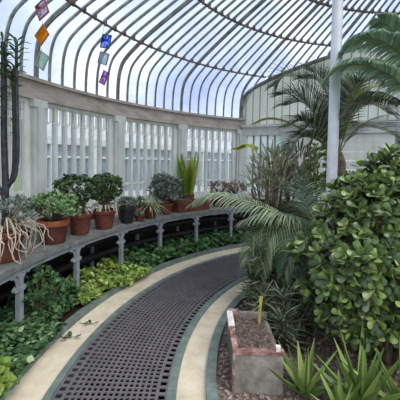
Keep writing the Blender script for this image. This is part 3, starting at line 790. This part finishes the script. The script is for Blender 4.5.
pb = empty('palm', (-1.24, 1.92, 0)); tag(pb, 'dark feathery palm rising behind the nearer white post', 'palm')
mb = MB(); mb.lathe([(.11,0),(.09,.5),(.08,1.2),(.1,1.6),(.05,1.74),(0,1.76)], 12); mb.build('trunk', M['bark'], pb)
for i, c in enumerate(([(-1.24,1.92,1.7),(-1.41,1.92,2.21),(-1.65,2.02,2.61),(-1.88,2.12,2.75),(-1.99,2.22,2.64)],
          [(-1.24,1.92,1.7),(-1.5,1.82,2.07),(-1.74,1.82,2.34),(-1.98,1.82,2.3)],
          [(-1.24,1.92,1.7),(-1.23,2.12,2.38),(-1.36,2.22,2.76),(-1.55,2.32,2.90)],
          [(-1.24,1.92,1.7),(-1.08,1.92,2.18),(-.91,1.82,2.34),(-.71,1.72,2.2)],
          [(-1.24,1.92,1.7),(-.93,2.12,2.05),(-.57,2.22,2.09),(-.26,2.1,1.9)],
          [(-1.24,1.92,1.7),(-1.26,1.72,2.27),(-1.24,1.52,2.5),(-1.16,1.42,2.53)],
          [(-1.24,1.92,1.7),(-1.58,1.72,1.88),(-1.83,1.62,1.89),(-2.0,1.52,1.72)],
          [(-1.24,1.92,1.7),(-1.12,2.32,2.21),(-.86,2.55,2.55),(-.5,2.75,2.65)],
          [(-1.24,1.92,1.7),(-1.38,1.85,2.3),(-1.55,1.85,2.62),(-1.78,1.9,2.66)],
          [(-1.24,1.92,1.7),(-1.5,1.95,2.2),(-1.78,2.0,2.48),(-2.02,2.1,2.48)],
          [(-1.24,1.92,1.7),(-1.5,1.75,1.95),(-1.78,1.7,2.1),(-1.98,1.65,2.02)],
          [(-1.24,1.92,1.7),(-1.45,1.95,2.0),(-1.6,1.9,2.1),(-1.75,1.85,1.95)])):
    frond(pb, c, M['palmdark'], 52, .46 if i < 5 else .38, .015, .5, (0,1), .6, up0=.5)
frond(pb, [(-1.24,1.92,1.64),(-1.47,2.02,1.9),(-1.78,2.22,2.13),(-2.04,2.32,2.2),(-2.24,2.42,2.15)], M['yellowleaf'], 48, .2, .026, .4, (.2,1), .8)
frond(pb, [(-1.24,1.92,1.7),(-1.15,1.8,2.2),(-1.05,1.7,2.45),(-.85,1.6,2.55)], M['yellowleaf'], 36, .24, .017, .4, (0,.8))

pr = empty('palm', (-1.16, .62, 0)); tag(pr, 'large grey green palm arching in high over the jade bush', 'palm')
mb = MB(); mb.lathe([(.12,0),(.1,.6),(.09,1.6),(.11,1.95),(.05,2.1),(0,2.12)], 12); mb.build('trunk', M['bark'], pr)
for c, m_ in (([(-1.16,.62,2.05),(-1.32,.62,2.31),(-1.54,.67,2.45),(-1.74,.72,2.47),(-1.88,.77,2.36)], 'palmnear'),
          ([(-1.16,.62,2.05),(-1.27,.62,2.48),(-1.47,.62,2.65),(-1.64,.67,2.68),(-1.75,.72,2.60)], 'palmnear'),
          ([(-1.16,.62,2.05),(-1.3,.6,2.55),(-1.4,.62,2.75),(-1.5,.64,2.84)], 'palmnear'),
          ([(-1.16,.62,2.05),(-1.35,.75,2.2),(-1.5,.85,2.2),(-1.62,.95,2.05)], 'palmdark'),
          ([(-1.16,.62,2.05),(-1.1,.92,2.45),(-1.09,1.22,2.67),(-1.14,1.42,2.71)], 'palmdark'),
          ([(-1.16,.62,2.05),(-.95,.6,2.4),(-.75,.55,2.45),(-.55,.5,2.3)], 'palmnear'),
          ([(-1.16,.62,2.05),(-1.0,.4,2.4),(-.9,.2,2.5),(-.85,.0,2.4)], 'palmnear')):
    frond(pr, c, M[m_], 64, .30, .024, .85, (0,1), .4, .012)

# tufted plants with upright blades
def tuft(loc, h, label, n=105, spread=.5):
    p = empty('tufted_plant', loc); tag(p, label, 'plant', 'dull blade-leaved clumps behind the cycad')
    mb = MB()
    for k in range(6):
        a = rnd.uniform(0, 2*PI); mb.tube([V((0,0,0)), V((math.cos(a)*.08, math.sin(a)*.08, h*.45)), V((math.cos(a)*.2, math.sin(a)*.2, h*.72))], .014, 5)
    mb.build('stem', M['bark'], p)
    mb = MB()
    for k in range(n*2):
        a = rnd.uniform(0, 2*PI); hh = V((math.cos(a), math.sin(a), 0)); p0 = hh*rnd.uniform(.02,.26) + V((0,0,h*rnd.uniform(.6,.94)))
        l = rnd.uniform(.12,.24); ln = rnd.uniform(.1,1.3)*spread*2
        pts = [p0 + hh*math.sin(ln)*l*f + V((0,0,math.cos(ln)*l*f - .12*l*f*f*ln)) for f in (0,.3,.6,.85,1)]
        mb.strap(pts, [.012,.018,.016,.01,.002], up=V((0,0,1))+hh*.4+rv(.3), t=rnd.random())
    mb.build('foliage', M['tuft'], p)
tuft((-2.02,1.78,0), 1.85, 'tall dull grey brown bladed clump, middle of the three behind the cycad')
tuft((-2.2,1.55,0), 1.78, 'tall dull grey brown bladed clump nearest the path behind the cycad')
tuft((-1.72,1.98,0), 1.9, 'tall dull grey brown bladed clump nearest the dark palm')
# yellow leaf shoot
p = empty('yellow_shoot', (-2.12, 1.86, 0)); tag(p, 'thin shoot with yellow green leaves leaning towards the window corner', 'plant')
frond(p, [(-2.12,1.86,0),(-2.15,1.95,1.3),(-2.3,2.1,1.78),(-2.52,2.3,1.78)], M['yellowleaf'], 26, .2, .036, .7, (.2,1), .6, base=.6)
# dark spiky stems
def spiky(loc, h, label, n):
    p = empty('spiky_plant', loc); tag(p, label, 'plant', 'dark spiky plants beside the inner path edge')
    mb = MB(); lf = MB()
    for s in range(n):
        a = rnd.uniform(0, 2*PI); b0 = V((math.cos(a), math.sin(a), 0))*rnd.uniform(0,.12); top = b0*2.2 + V((0,0,h*rnd.uniform(.6,1)))
        pts = catmull([b0, b0*1.5 + V((0,0,h*.4)) + rv(.03), top], 10); mb.tube(pts, .012, 5)
        for i in range(1, 11):
            for j in range(9):
                aa = rnd.uniform(0, 2*PI); hh = V((math.cos(aa), math.sin(aa), 0)); l = rnd.uniform(.1,.24); ln = rnd.uniform(.4,1.5)
                q = pts[i] + V((0,0,rnd.uniform(-.05,.05)))
                lf.strap([q + hh*math.sin(ln)*l*f + V((0,0,math.cos(ln)*l*f - .15*l*f*f)) for f in (0,.4,.75,1)], [.016,.021,.014,.001], up=V((0,0,1))+hh*.3+rv(.2), t=rnd.random())
    mb.build('stem', M['bark'], p); lf.build('foliage', M['spiky'], p)
spiky((-2.4,1.22,0), .72, 'dark spiky many-stemmed plant next to the bend of the inner kerb', 5)
spiky((-2.18,1.3,0), .85, 'dark spiky plant behind the yellow stake, under the pale fronds', 6)
spiky((-2.12,.88,0), .55, 'dark spiky plant between the old planter and the jade bush', 5)
spiky((-1.92,1.1,0), .75, 'dark spiky plant in the shade below the cycad crown', 6)
spiky((-2.32,.85,0), .4, 'low dark spiky plant right behind the old planter', 5)
spiky((-2.3,1.05,0), .95, 'tallest dark spiky plant, just under the pale frond beside the path', 7)
spiky((-2.02,.72,0), .5, 'dark spiky plant touching the left side of the jade bush', 5)
spiky((-2.26,.52,0), .38, 'dark spiky plant pressed against the right side of the old planter', 4)
# bright shrub far back
p = empty('bright_shrub', (-1.3, 2.3, 0)); tag(p, 'bright green leafy shrub behind the dark palm', 'shrub')
bush(p, (0,0,1.5), (.3,.28,.42), 160, .07, .035, M['bright'], 6, 0, 18, (0,0,0), inner=.3)

# big jade bush
pj = empty('jade_bush', (-1.46, .38, 0)); tag(pj, 'big jade bush with glossy rounded green leaves filling the near bed', 'bush')
mb = MB(); lf = MB(); k = 0
def jshell(d):
    z = .87 + .82*d.z; w = 1.0 - .45*max(0, d.z)
    return V((d.x*.78*w, d.y*.5*w, z))
tips = []
while k < 1050:
    d = rv().normalized()
    if d.z < -.75: continue
    f = rnd.uniform(.35, 1)**.5
    q = V((0,0,.87)); p = q + (jshell(d)-q)*f*(1 + .09*math.sin(d.x*9+d.z*7)*math.sin(d.y*8+1))
    ax = d*.9 + V((0,0,.5)) + rv(.35)
    rosette(lf, p, ax, rnd.choice((5,6,7)), .10, .047, .006, 1.3, .0, .93, OBO, bend=-.05)
    tips.append(p); k += 1
for p in rnd.sample(tips, 130):
    pts = catmull([V((0,0,.02)) + V((p.x*.12, p.y*.12, 0)), V((p.x*.45, p.y*.45, p.z*.45)) + rv(.05), p], 8)
    mb.tube(pts, [.026*(1-.75*i/8) for i in range(9)], 6)
mb.build('branch', M['bark'], pj, True); lf.build('foliage', M['jade'], pj)

# aloes
def aloe(loc, n, L, W, label, lean=1.15):
    p = empty('aloe', loc); tag(p, label, 'aloe', 'aloes in the near bed')
    mb = MB(); ph = rnd.uniform(0, 6)
    for k in range(n):
        a = ph + k*2.399; f = (k+.5)/n; ln = .12 + lean*f*rnd.uniform(.8,1.15); l = L*rnd.uniform(.8,1.1)*(1-.1*f)
        hh = V((math.cos(a), math.sin(a), 0)); pts = [hh*.02 + hh*math.sin(ln)*l*x + V((0,0,.02 + math.cos(ln)*l*x + .14*l*x*x*ln)) for x in (0,.25,.5,.75,1)]
        pts = [V((q.x, q.y, max(q.z, .015))) for q in pts]
        mb.strap(pts, [W,W*.95,W*.72,W*.4,.003], up=V((0,0,1))-hh*.6, t=rnd.random(), fold=.32)
        b2 = [q - V((0,0,W*.14)) for q in pts]
        mb.strap(b2, [W,W*.95,W*.72,W*.4,.003], up=V((0,0,1))-hh*.6, t=rnd.random()*.6, fold=.42)
    mb.build('leaf_rosette', M['aloe'], p)
aloe((-2.27,-.02,.0), 13, .36, .06, 'smaller green aloe right of the old planter')
aloe((-1.93,-.12,.0), 16, .46, .072, 'larger upright green aloe below the jade bush')
aloe((-1.68,-.18,.0), 14, .42, .068, 'green aloe at the near right corner of the bed')
aloe((-2.1,-.2,.0), 11, .3, .055, 'low green aloe in front, between the two bigger aloes')

# ------------------------------------------------------------------ light: overcast sky and a soft sun
w = bpy.data.worlds.new('sky'); sc.world = w; w.use_nodes = True
nt = w.node_tree; nt.nodes.clear()
out = nt.nodes.new('ShaderNodeOutputWorld'); bg = nt.nodes.new('ShaderNodeBackground')
tc = nt.nodes.new('ShaderNodeTexCoord'); nz = nt.nodes.new('ShaderNodeTexNoise'); nz.inputs['Scale'].default_value = 2.6; nz.inputs['Detail'].default_value = 6; nz.inputs['Roughness'].default_value = .55
nt.links.new(tc.outputs['Generated'], nz.inputs['Vector'])
nt.links.new(ramp(nt, nz.outputs['Fac'], [(.36,(166,184,226)),(.5,(206,219,243)),(.6,(250,252,255))]), bg.inputs[0])
bg.inputs[1].default_value = 1.5
nt.links.new(bg.outputs[0], out.inputs[0])
L = bpy.data.lights.new('sun', 'SUN'); L.energy = 2.7; L.angle = R(50); L.color = (1, .97, .92)
so = bpy.data.objects.new('sun', L); COL.objects.link(so); so.rotation_euler = V((-.5, .5, -1.0)).to_track_quat('-Z', 'Y').to_euler()

# ------------------------------------------------------------------ camera
cam = bpy.data.cameras.new('camera'); co = bpy.data.objects.new('camera', cam); COL.objects.link(co)
pt, rl = .03653, .01872
F = V((0, math.cos(pt), -math.sin(pt))); r_ = V((1,0,0)); u_ = V((0, math.sin(pt), math.cos(pt)))
Rx = r_*math.cos(rl) + u_*math.sin(rl); Ux = -r_*math.sin(rl) + u_*math.cos(rl)
co.matrix_world = Matrix(((Rx.x, Ux.x, -F.x, -3.01), (Rx.y, Ux.y, -F.y, -2.08), (Rx.z, Ux.z, -F.z, 1.6), (0,0,0,1)))
cam.sensor_width = 36; cam.lens = 310.55/400*36; cam.shift_y = -28.14/400; cam.clip_start = .05
sc.camera = co

sc.view_settings.view_transform = 'Standard'; sc.view_settings.look = 'None'
sc.view_settings.gamma = 1; sc.view_settings.use_curve_mapping = False; sc.view_settings.exposure = 0
sc.cycles.max_bounces = 8; sc.cycles.transparent_max_bounces = 24
